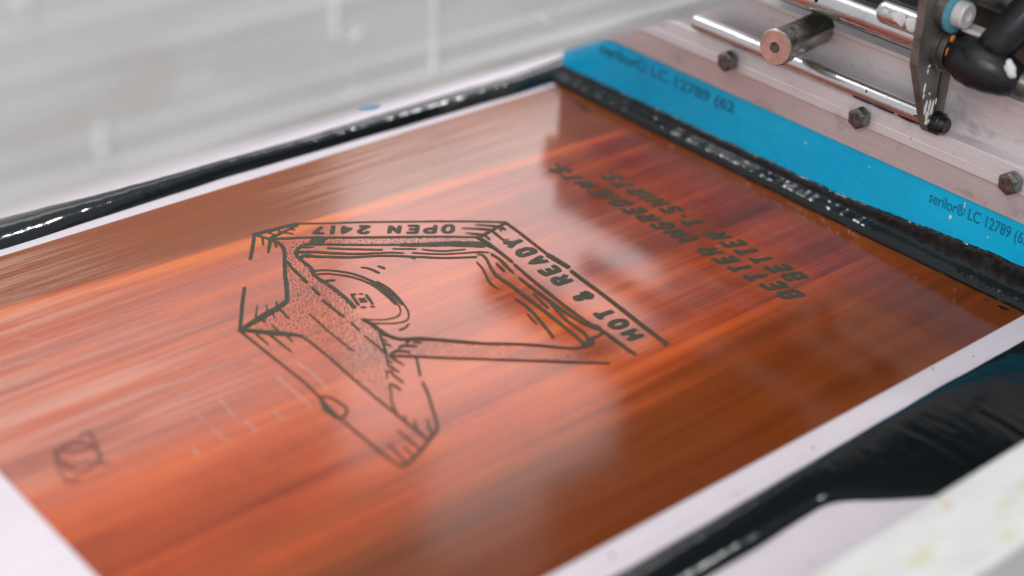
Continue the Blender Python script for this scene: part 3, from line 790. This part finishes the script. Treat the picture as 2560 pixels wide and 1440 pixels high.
# ------------------------------------------------------------------ wet ink
def ridge(name, xs, yin, yout, h, seed, label, wf, wa, rough=1.0, mat=None):
    bm = bmesh.new()
    NV = 34
    rows = []
    def lerp_tab(tab, x):
        for (a, va), (b, vb) in zip(tab, tab[1:]):
            if x <= b:
                t = max(0, min(1, (x - a) / (b - a)))
                return va + (vb - va) * t
        return tab[-1][1]
    def smooth_tab(tab, x):
        return sum(lerp_tab(tab, x + d) for d in (-0.006, -0.003, 0, 0.003, 0.006)) / 5
    n = int((xs[1] - xs[0]) / 0.0012)
    for i in range(n + 1):
        x = xs[0] + (xs[1] - xs[0]) * i / n
        yi = smooth_tab(yin, x) + 0.0006 * noise.noise(Vector((x * 30, seed, 0)))
        yo = smooth_tab(yout, x) + 0.0010 * noise.noise(Vector((x * 25, seed + 9, 0)))
        hh = smooth_tab(h, x)
        row = []
        for j in range(NV + 1):
            v = j / NV
            y = yi + (yo - yi) * v
            s_ = 2 * v - 1
            prof = max(0.0, 1 - s_ * s_) ** 0.75
            wave = noise.noise(Vector((x * wf, seed, 3))) + 0.35 * noise.noise(Vector((x * wf * 2.3, y * 60, seed + 5)))
            z = hh * prof * (1 + 0.07 * noise.noise(Vector((x * 9, y * 40, seed + 2)))) + prof * wa * wave
            z += prof * rough * 0.00005 * noise.noise(Vector((x * 400, y * 400, seed + 7)))
            if j in (0, NV): z = 0.00008
            row.append(bm.verts.new((x, y, max(z, 0.00012 if j not in (0, NV) else 0.00008))))
        rows.append(row)
    for A, B in zip(rows, rows[1:]):
        for j in range(NV):
            bm.faces.new((A[j], B[j], B[j+1], A[j+1]))
    o = obj(name, bm, mat or M_INK, None, smooth=True)
    up_normals(o)
    return tag(o, label, 'ink', 'wet ink on the screen')

ridge('ink_ridge', (-0.44, 0.262),
      [(-0.44, 0.208), (-0.20, 0.2075), (-0.06, 0.2120), (0.07, 0.2085), (0.18, 0.2050), (0.262, 0.206)],
      [(-0.44, 0.246), (-0.22, 0.244), (-0.10, 0.232), (0.0, 0.229), (0.10, 0.231), (0.2, 0.229), (0.25, 0.235), (0.262, 0.236)],
      [(-0.44, 0.0075), (-0.2, 0.0065), (0.0, 0.0060), (0.2, 0.0065), (0.262, 0.0080)], 2.0,
      'long glossy black ink ridge along the far edge of the stencil', 75, 0.00045)
ridge('ink_ridge', (-0.44, 0.40),
      [(-0.44, -0.2115), (-0.08, -0.2145), (0.0, -0.2130), (0.10, -0.2118), (0.40, -0.214)][0:1] + [(-0.08, -0.2145), (0.0, -0.2130), (0.10, -0.2118), (0.40, -0.214)],
      [(-0.44, -0.2425), (-0.06, -0.2405), (-0.012, -0.2390), (-0.003, -0.2430), (0.012, -0.2545), (0.042, -0.2725), (0.075, -0.2850), (0.09, -0.2860), (0.40, -0.2865)],
      [(-0.44, 0.0075), (-0.05, 0.0065), (0.05, 0.0050), (0.40, 0.0045)], 11.0,
      'broad black ink pool widening toward the near right frame bar', 130, 0.00035, mat=M_INKSKIN)

# ink rolled up in front of the blade
BY0, BY1 = -0.214, 0.2065
BX = 0.2265
bm = bmesh.new()
n = 340
rows = []
def top_of(y):
    t = (BY1 - y) / (BY1 - BY0)
    return 0.0125 + 0.0030 * t + 0.0070 * max(0, min(1, (t - 0.62) / 0.25)) + (0.0008 + 0.0006 * t) * noise.noise(Vector((y * 70, 1, 0))) + (0.0003 + 0.0004 * t) * noise.noise(Vector((y * 240, 5, 0)))
for i in range(n + 1):
    y = BY0 + (BY1 - BY0) * i / n
    tp = top_of(y)
    bow = 0.0016 * math.sin(math.pi * i / n) + 0.0006 * noise.noise(Vector((y * 40, 3, 0)))
    prof = [(BX + 0.0001, tp), (BX - 0.0009, tp - 0.0002), (BX - 0.0015, tp * 0.92), (BX - 0.0019, tp * 0.80), (BX - 0.0022, tp * 0.68), (BX - 0.0024, 0.0085), (BX - 0.0031, 0.0075),
            (BX - 0.0048, 0.0070), (BX - 0.0066, 0.0060), (BX - 0.0081, 0.0044), (BX - 0.0090, 0.0026), (BX - 0.0093, 0.0012), (BX - 0.0092, 0.0005)]
    row = []
    lump = max(0, min(1, (0.02 - y) / 0.12))
    for j, (px, pz) in enumerate(prof):
        k = j / (len(prof) - 1)
        d = (0.0006 * noise.noise(Vector((y * 120, 4, 1))) + 0.0003 * noise.noise(Vector((y * 300, 6, 1)))) * (j >= 6) + 0.0004 * noise.noise(Vector((y * 260, pz * 420, 2))) + (0.0011 * lump if 1 <= j <= 4 else 0.0001) * noise.noise(Vector((y * 420, pz * 700, 8)))
        row.append(bm.verts.new((px - bow * (k > 0.5) - (d if 0 < j < 12 else 0), y, pz)))
    rows.append(row)
for A, B in zip(rows, rows[1:]):
    for j in range(len(A) - 1):
        bm.faces.new((A[j], A[j+1], B[j+1], B[j]))
back = [bm.verts.new((BX + 0.004, BY1, 0.0005)), bm.verts.new((BX + 0.004, BY1, top_of(BY1)))]
bm.faces.new(rows[-1] + back)
roll = obj('ink_roll', bm, M_INK, None, smooth=True)
tag(roll, 'black ink rolled up against the lower edge of the blue blade', 'ink', 'wet ink on the screen')
def blob(name, parent, mat, c, n_, s1, s2, rx, ry, th, axis='z', seed=0, rot=0.0):
    """irregular raised blot lying on a surface; c centre, n_ outward sign"""
    bm = bmesh.new()
    SEG = 22
    rings = []
    for f, hgt in ((1.0, 0.02), (0.86, 0.7), (0.5, 1.0)):
        ring = []
        for i in range(SEG):
            a = 2*math.pi*i/SEG
            k = 1 + 0.38 * noise.noise(Vector((math.cos(a)*1.6, math.sin(a)*1.6, seed)))
            u0, w0 = math.cos(a)*rx*k*f, math.sin(a)*ry*k*f
            u = u0*math.cos(rot) - w0*math.sin(rot)
            w = u0*math.sin(rot) + w0*math.cos(rot)
            h = th*hgt*n_
            p = {'z': (u, w, h), 'x': (h, u, w), 'y': (u, h, w)}[axis]
            ring.append(bm.verts.new((c[0]+p[0], c[1]+p[1], c[2]+p[2])))
        rings.append(ring)
    top = bm.verts.new((c[0] + (th*n_ if axis == 'x' else 0), c[1] + (th*n_ if axis == 'y' else 0), c[2] + (th*n_ if axis == 'z' else 0)))
    for A, B in zip(rings, rings[1:]):
        for i in range(SEG):
            bm.faces.new((A[i], A[(i+1) % SEG], B[(i+1) % SEG], B[i]))
    for i in range(SEG):
        bm.faces.new((rings[-1][i], rings[-1][(i+1) % SEG], top))
    return obj(name, bm, mat, parent, smooth=True)
for i, (x, y, rx, ry) in enumerate(((0.2085, 0.190, 0.0014, 0.011), (0.2035, 0.158, 0.0012, 0.007), (0.2080, 0.170, 0.0007, 0.012), (0.2110, -0.1740, 0.0010, 0.0016), (0.2120, -0.186, 0.0016, 0.0050))):
    blob('ink_smear', roll, M_INK, (x, y, 0.00045), 1, 0, 0, rx, ry, 0.0005, 'z', i * 3.1)

# ------------------------------------------------------------------ the squeegee
sq = empty('squeegee', (0.23, 0, 0), 'blue squeegee blade clamped in a pale aluminium holder with hex bolts', 'squeegee')
bm = bmesh.new(); box(bm, BX, BX + 0.0085, BY0, BY1, 0.0006, 0.052)
obj('blade', bm, M_BLADE, sq, bevel=0.0004)
HY0, HY1 = -0.235, 0.216
prof = [(0.2252, 0.0478), (0.2222, 0.0655), (0.2208, 0.0665), (0.2213, 0.0718), (0.2219, 0.0721), (0.2216, 0.0724), (0.2226, 0.0800), (0.2236, 0.0812), (0.2380, 0.0797), (0.2380, 0.1080), (0.2370, 0.1088), (0.2370, 0.1112), (0.2480, 0.1112), (0.2480, 0.0478), (0.2352, 0.0478), (0.2352, 0.054), (0.2262, 0.054), (0.2262, 0.0478)]
bm = bmesh.new(); prism(bm, prof, 'y', HY0, HY1)
obj('holder', bm, M_ALU, sq, bevel=0.0003)
bolt_proto = None
for i, y in enumerate((0.0445, -0.0625, -0.1690, 0.1520)):
    if bolt_proto is None:
        bm = bmesh.new()
        lathe(bm, (0.2212, 0, 0), (0.2142, 0, 0), [(0, 0.0062), (0.10, 0.0070), (0.86, 0.0070), (1.0, 0.0060)], 6, 0.35)
        lathe(bm, (0.2141, 0, 0), (0.2138, 0, 0), [(0, 0.0052), (1.0, 0.0045)], 24)
        bolt_proto = obj('bolt', bm, M_BOLT, sq, bevel=0.0003)
        bolt_proto.location = (0, y, 0.0723)
        b = bolt_proto
    else:
        b = bolt_proto.copy(); link(b, sq)
        b.matrix_parent_inverse = bolt_proto.matrix_parent_inverse.copy()
        b.location = (0, y, 0.0723)
    b.rotation_euler = (0, 0, 0)
# standoff pin
bm = bmesh.new()
lathe(bm, (0.2380, -0.0095, 0.1085), (0.1880, -0.0155, 0.1085), [(0, 0.0098), (0.04, 0.0102), (0.74, 0.0102), (0.77, 0.0094), (0.80, 0.0094), (0.84, 0.0113), (0.985, 0.0113), (1.0, 0.0106)], 48)
st_ = obj('standoff_pin', bm, M_PIN, sq, auto=0.6)
bm = bmesh.new()
lathe(bm, (0.1882, -0.01548, 0.1085), (0.1872, -0.0156, 0.1085), [(0, 0.0108), (1.0, 0.0104), (1.0, 0.0036), (0.2, 0.0030)], 40)
o = obj('cap_face', bm, M_BRASS, st_, auto=0.6); o.matrix_parent_inverse = Matrix.Translation(-Vector(sq.location)); 
o.matrix_parent_inverse = Matrix.Identity(4)
bm = bmesh.new(); lathe(bm, (0.1878, -0.0155, 0.1085), (0.18715, -0.0156, 0.1085), [(0, 0.0034), (1.0, 0.0031)], 24)
o = obj('socket', bm, M_BOLT, st_, auto=0.6); o.matrix_parent_inverse = Matrix.Identity(4)
# printed legend on the blade
def blade_text(txt, y_start, y_end, z0, zh, off):
    me = text_mesh(txt, off, 1.0)
    xs = [v.co.x for v in me.vertices]
    x0, x1 = min(xs), max(xs)
    for v in me.vertices:
        u = (v.co.x - x0) / (x1 - x0)
        v.co = (BX - 0.00012, y_start + (y_end - y_start) * u, z0 + v.co.y / 0.72 * zh)
    o = obj('lettering', me, M_PRINT, sq)
    o['label'] = 'dark blue print on the blade'
blade_text('serilor\u00ae LC 12789 (62', -0.1150, -0.1835, 0.0355, 0.0074, 0.012)
blade_text('serilor\u00ae LC 12789 (62', 0.1690, 0.0405, 0.0345, 0.0080, 0.035)
for i, (y, z, ry, rz) in enumerate(((0.196, 0.0415, 0.0035, 0.0020), (0.2035, 0.0385, 0.0022, 0.0014), (-0.1315, 0.0315, 0.0009, 0.0016), (-0.139, 0.043, 0.0004, 0.0022), (-0.1865, 0.032, 0.0016, 0.0010), (-0.158, 0.030, 0.0005, 0.0005), (-0.02, 0.037, 0.0006, 0.0006), (-0.07, 0.04, 0.0004, 0.0005))):
    blob('paint_fleck', sq, M_PAINT if i > 1 else M_BLUEINK, (BX - 0.0001, y, z), -1, 0, 0, ry, rz, 0.0003, 'x', i * 2.3)

# ------------------------------------------------------------------ the clamp that carries the squeegee
cl = empty('squeegee_clamp', (0.22, -0.11, 0.08), 'steel clamp of two rods, a bent bracket plate and a black lever', 'clamp')
bm = bmesh.new(); lathe(bm, (0.2228, 0.0800, 0.0872), (0.2228, -0.1120, 0.0872), [(0, 0.0040), (0.008, 0.0053), (1, 0.0053)], 40)
obj('rod', bm, M_ROD, cl, auto=0.6)
bm = bmesh.new(); lathe(bm, (0.2205, 0.16, 0.1335), (0.2205, -0.1120, 0.1335), [(0, 0.0086), (1, 0.0086)], 48)
rod2 = obj('rod', bm, M_ROD, cl, auto=0.6)
bm = bmesh.new(); lathe(bm, (0.2165, -0.0660, 0.1425), (0.2165, -0.1120, 0.1425), [(0, 0.0050), (0.04, 0.0070), (0.10, 0.0077), (1, 0.0077)], 40)
obj('sleeve', bm, M_ROD, cl, auto=0.6)
BK = -0.1120
bm = bmesh.new()
prism(bm, [(0.186, 0.200), (0.1905, 0.152), (0.1915, 0.1290), (0.2115, 0.0880), (0.2160, 0.0822), (0.2210, 0.0812), (0.2275, 0.0840), (0.2285, 0.0900), (0.2285, 0.1200), (0.2270, 0.1500), (0.2200, 0.2000)], 'y', BK, BK + 0.0052)
obj('bracket_plate', bm, M_BRKEDGE, cl, bevel=0.0006)
bm = bmesh.new(); prism(bm, [(0.2155, 0.150), (0.2185, 0.092), (0.2192, 0.092), (0.2165, 0.150)], 'y', BK - 0.0004, BK)
obj('bracket_seam', bm, M_BLACK, cl)
bm = bmesh.new(); lathe(bm, (0.2210, BK + 0.001, 0.0875), (0.2210, BK - 0.0085, 0.0875), [(0, 0.0068), (0.6, 0.0068), (0.75, 0.0052), (1, 0.0045)], 24)
obj('pivot_nut', bm, M_BLACK, cl, auto=0.6, bevel=0.0004)
# socket-head bolt with a teal washer
bm = bmesh.new(); lathe(bm, (0.2110, BK, 0.1585), (0.2110, BK - 0.0055, 0.1585), [(0, 0.0118), (1, 0.0110)], 36)
obj('spacer', bm, M_STEEL, cl, auto=0.6)
bm = bmesh.new(); lathe(bm, (0.2100, BK - 0.0055, 0.1580), (0.2100, BK - 0.0085, 0.1580), [(0, 0.0112), (0.8, 0.0112), (1, 0.0104)], 36)
wsh = obj('washer', bm, M_TEAL, cl, auto=0.6)
bm = bmesh.new(); lathe(bm, (0.2095, BK - 0.0085, 0.1588), (0.2095, BK - 0.0150, 0.1588), [(0, 0.0074), (0.85, 0.0074), (1, 0.0066), (1.0, 0.0034), (0.55, 0.0030)], 30)
obj('socket_bolt', bm, M_ALU, cl, auto=0.6)
# lever: collar, elbow, handle
bm = bmesh.new(); lathe(bm, (0.2150, BK, 0.1350), (0.2150, BK - 0.0075, 0.1350), [(0, 0.0135), (0.5, 0.0135), (0.55, 0.0120), (1, 0.0118)], 36)
obj('collar', bm, M_STEEL, cl, auto=0.6)
lev = bpy.data.objects.new('lever', None)
link(lev, cl); lev.location = (0, 0, 0)
lev.matrix_parent_inverse = Matrix.Identity(4)
def lpart(name, bm, mat, **kw):
    o = obj(name, bm, mat, None, **kw)
    o.parent = lev
    o.matrix_parent_inverse = Matrix.Translation(-Vector(cl.location))
    return o
bm = bmesh.new()
tube(bm, [(0.2145, BK - 0.006, 0.1350), (0.2135, BK - 0.012, 0.1352), (0.2125, BK - 0.018, 0.1350), (0.2130, BK - 0.026, 0.1340), (0.2150, BK - 0.034, 0.1322), (0.2175, BK - 0.041, 0.1305), (0.2195, BK - 0.046, 0.1296), (0.2205, BK - 0.049, 0.1290)],
     [0.0098, 0.0108, 0.0136, 0.0142, 0.0132, 0.0112, 0.0092, 0.0060], 28)
lpart('elbow', bm, M_BLACK, smooth=True)
bm = bmesh.new(); lathe(bm, (0.2195, BK - 0.044, 0.1300), (0.2215, BK - 0.054, 0.1280), [(0, 0.0078), (0.8, 0.0078), (1, 0.0065)], 20)
lpart('end_screw', bm, M_STEEL, auto=0.6)
bm = bmesh.new(); tube(bm, [(0.2150, BK - 0.028, 0.1400), (0.2180, BK - 0.032, 0.1480), (0.2260, BK - 0.038, 0.1620), (0.2380, BK - 0.046, 0.1820), (0.2500, BK - 0.054, 0.2020)], [0.0098, 0.0105, 0.0108, 0.0112, 0.0115], 20)
lpart('handle', bm, M_BLACK, smooth=True)
bm = bmesh.new(); box(bm, 0.2130, 0.2230, BK - 0.026, BK - 0.010, 0.1480, 0.1505)
lpart('clamp_tab', bm, M_ALU, bevel=0.0005)
bm = bmesh.new()
pth = [(0.2350 + 0.0012 * noise.noise(Vector((k * 0.7, 2, 0))), -0.004 - k * 0.0041, 0.0815 + 0.0008 * noise.noise(Vector((k * 0.9, 5, 0)))) for k in range(26)]
tube(bm, pth, [0.0034 * (0.75 + 0.5 * noise.noise(Vector((k * 1.3, 9, 0)))) * (0.4 if k in (0, 25) else 1) for k in range(26)], 12)
o = obj('shadow_strip', bm, M_HEAD, cl, smooth=True)  # dark lumps standing in for the shade behind the lower rod
# dried ink on the clamp
for i, (x, z, rx, rz) in enumerate(((0.2085, 0.0995, 0.0011, 0.0035), (0.2120, 0.1000, 0.0008, 0.0030), (0.2150, 0.0990, 0.0007, 0.0034), (0.2115, 0.0940, 0.0014, 0.0024), (0.2150, 0.0955, 0.0012, 0.0020), (0.2130, 0.0895, 0.0022, 0.0014), (0.2175, 0.1015, 0.0004, 0.0018), (0.2035, 0.1130, 0.0008, 0.0030), (0.2040, 0.1080, 0.0006, 0.0016), (0.2095, 0.1080, 0.0006, 0.0008), (0.2060, 0.1330, 0.0005, 0.0022), (0.2055, 0.1420, 0.0004, 0.0022), (0.2040, 0.1260, 0.0013, 0.0007), (0.2035, 0.1230, 0.0006, 0.0016))):
    blob('dried_ink', cl, M_PAINT, (x, BK - 0.0001, z), -1, 0, 0, rx * (1.25 if z < 0.103 else 1), rz * (1.2 if z < 0.103 else 1), 0.0005, 'y', i * 1.9)
for i, (x, y, z, r) in enumerate(((0.2075, BK - 0.0092, 0.1445, 0.0022), (0.2050, BK - 0.0095, 0.1375, 0.0026))):
    blob('dried_ink', cl, M_ORANGE, (x, y, z), -1, 0, 0, r, r, 0.0008, 'y', i * 4.2 + 1)
for i, (dy, z, ry, rz) in enumerate(((-0.074, 0.1450, 0.0024, 0.0016), (-0.084, 0.1440, 0.0046, 0.0040), (-0.093, 0.1430, 0.0050, 0.0036), (-0.101, 0.1425, 0.0040, 0.0034))):
    blob('dried_ink', cl, M_PAINT, (0.2092, dy, z), -1, 0, 0, ry, rz, 0.0007, 'x', i * 5.7 + 3)
for i, (y, z, ry, rz) in enumerate(((-0.022, 0.1355, 0.0016, 0.0022), (-0.040, 0.1290, 0.0013, 0.0010), (-0.064, 0.1258, 0.0008, 0.0006), (-0.048, 0.1280, 0.0005, 0.0005))):
    blob('ink_spot', cl, M_INK, (0.2205 - 0.0085 * math.cos(math.asin(max(-1, min(1, (z - 0.1335) / 0.0086)))), y, z), -1, 0, 0, ry, rz, 0.0004, 'x', i * 3.3)
for i, (y, z, ry, rz) in enumerate(((-0.062, 0.0838, 0.010, 0.0008), (-0.078, 0.0836, 0.008, 0.0009), (-0.096, 0.0835, 0.009, 0.0009), (-0.064, 0.0900, 0.0006, 0.0012), (-0.101, 0.0880, 0.0015, 0.0006))):
    blob('ink_spot', cl, M_INK, (0.2228 - 0.0053 * math.cos(math.asin(max(-1, min(1, (z - 0.0872) / 0.0054)))), y, z), -1, 0, 0, ry, rz, 0.0004, 'x', i * 7.3)
for i, (t, u, r1, r2) in enumerate(((0.0, 0.0, 0.0024, 0.0062), (1, 0, 0.0012, 0.004))):
    pass
o = blob('dried_ink', cl, M_PAINT, (0.2080, BK - 0.0475, 0.1400), -1, 0, 0, 0.0028, 0.0050, 0.0030, 'x', 2.2, -0.5)
o = blob('dried_ink', cl, M_PAINT, (0.2065, BK - 0.0330, 0.1255), -1, 0, 0, 0.0030, 0.0007, 0.0012, 'x', 6.2, -0.8)

# ------------------------------------------------------------------ the print head over and behind the squeegee
hd = empty('print_head', (0.4, -0.2, 0.1), 'dark green grey print head casting behind the squeegee clamp', 'machine')
bm = bmesh.new(); box(bm, 0.262, 0.50, -0.34, 0.050, 0.095, 0.199)
obj('lower_casting', bm, M_HEAD, hd, bevel=0.003)
bm = bmesh.new(); box(bm, 0.236, 0.56, -0.34, 0.132, 0.200, 0.375)
obj('carriage', bm, M_HEAD, hd, bevel=0.006)
bm = bmesh.new(); box(bm, 0.236, 0.36, -0.34, 0.21, 0.376, 0.74)
obj('cover', bm, M_HEAD, hd, bevel=0.010)
bm = bmesh.new(); tube(bm, [(0.262, 0.125, 0.235), (0.255, 0.165, 0.228), (0.242, 0.210, 0.215), (0.228, 0.250, 0.203), (0.222, 0.266, 0.198), (0.220, 0.274, 0.196)], [0.014, 0.015, 0.017, 0.018, 0.016, 0.009], 24)
obj('reflection_arm', bm, M_BLACK, hd, smooth=True)  # unseen arm added for the dark tongue it reflects in the stencil
bm = bmesh.new(); box(bm, 0.255, 0.2618, -0.150, -0.128, 0.122, 0.199)
obj('rib', bm, M_STEEL, hd, bevel=0.001)
bm = bmesh.new(); box(bm, 0.252, 0.2618, -0.30, -0.165, 0.120, 0.150)
obj('guide_strip', bm, M_STEEL, hd, bevel=0.001)
bm = bmesh.new(); lathe(bm, (0.250, 0.06, 0.158), (0.250, -0.30, 0.158), [(0, 0.0075), (1, 0.0075)], 32)
obj('guide_rod', bm, M_STEEL, hd, auto=0.6)

# ------------------------------------------------------------------ the rail running over the screen, near the lens
RY = -0.090
rl = empty('press_rail', (-0.3, RY, 0.19), 'grey grooved machine rail above the screen, out of focus at upper left', 'rail')
RX0, RX1 = -0.75, 0.2355
prof = [(RY - 0.000, 0.1880), (RY - 0.0012, 0.1895), (RY - 0.0012, 0.1955), (RY + 0.0004, 0.1965), (RY + 0.0004, 0.2015), (RY - 0.0003, 0.2035), (RY - 0.0003, 0.2075), (RY + 0.0004, 0.2095),
        (RY + 0.0004, 0.2320), (RY - 0.0003, 0.2340), (RY - 0.0003, 0.2375), (RY + 0.0004, 0.2395), (RY + 0.0004, 0.2480), (RY - 0.0002, 0.2500), (RY - 0.0002, 0.2530), (RY + 0.0004, 0.2550), (RY + 0.0004, 0.3200),
        (RY + 0.022, 0.3200), (RY + 0.022, 0.1880)]
bm = bmesh.new(); prism(bm, prof, 'x', RX0, RX1)
obj('beam', bm, M_RAIL, rl, bevel=0.0005)
bm = bmesh.new(); box(bm, RX0, RX1 - 0.002, RY - 0.0030, RY - 0.0013, 0.1893, 0.1953)
obj('lip', bm, M_RAILDIRTY, rl, bevel=0.0003)
def drip(x, z0, z1, r, sl=0.0):
    bm = bmesh.new()
    n = 12
    pts, rad = [], []
    for i in range(n + 1):
        t = i / n
        pts.append((x + sl * t + 0.0004 * math.sin(t * 9), RY - 0.0002, z0 + (z1 - z0) * t))
        rad.append(r * (0.75 + 0.5 * (t > 0.85) + 0.15 * math.sin(t * 14)))
    rad[0] *= 0.5; rad[-1] *= 0.5
    tube(bm, pts, rad, 10)
    obj('dried_drip', bm, M_PAINT, rl, smooth=True)
drip(-0.1352, 0.300, 0.1905, 0.0016)
drip(-0.1850, 0.240, 0.2215, 0.0019)
drip(-0.2888, 0.212, 0.1975, 0.0022)
drip(-0.3130, 0.272, 0.2595, 0.0024)
drip(-0.0765, 0.2085, 0.2030, 0.0013, 0.0062)
drip(-0.1720, 0.2235, 0.2185, 0.0014, -0.006)

# small specks on the bare mesh
for i, (x, y, rx, ry) in enumerate(((0.018, -0.2062, 0.0016, 0.0003), (0.1265, -0.1990, 0.0012, 0.0004), (-0.118, -0.2040, 0.0012, 0.0009), (-0.04, -0.2075, 0.0010, 0.0003), (0.155, -0.2050, 0.0006, 0.0005), (-0.345, 0.06, 0.0010, 0.0006), (-0.33, -0.01, 0.0006, 0.0005), (-0.05, -0.262, 0.0008, 0.0006))):
    blob('ink_speck', screen, M_STEEL, (x, y, 0.00005), 1, 0, 0, rx, ry, 0.0002, 'z', i * 2.9, 0.4 * i)
# a fleck of blue ink on the bare mesh beyond the far ridge
o = blob('ink_fleck', None, M_BLUEINK, (0.083, 0.249, 0.0001), 1, 0, 0, 0.008, 0.006, 0.0015, 'z', 4.4)
tag(o, 'small blue ink fleck on bare mesh under the grey rail', 'ink')
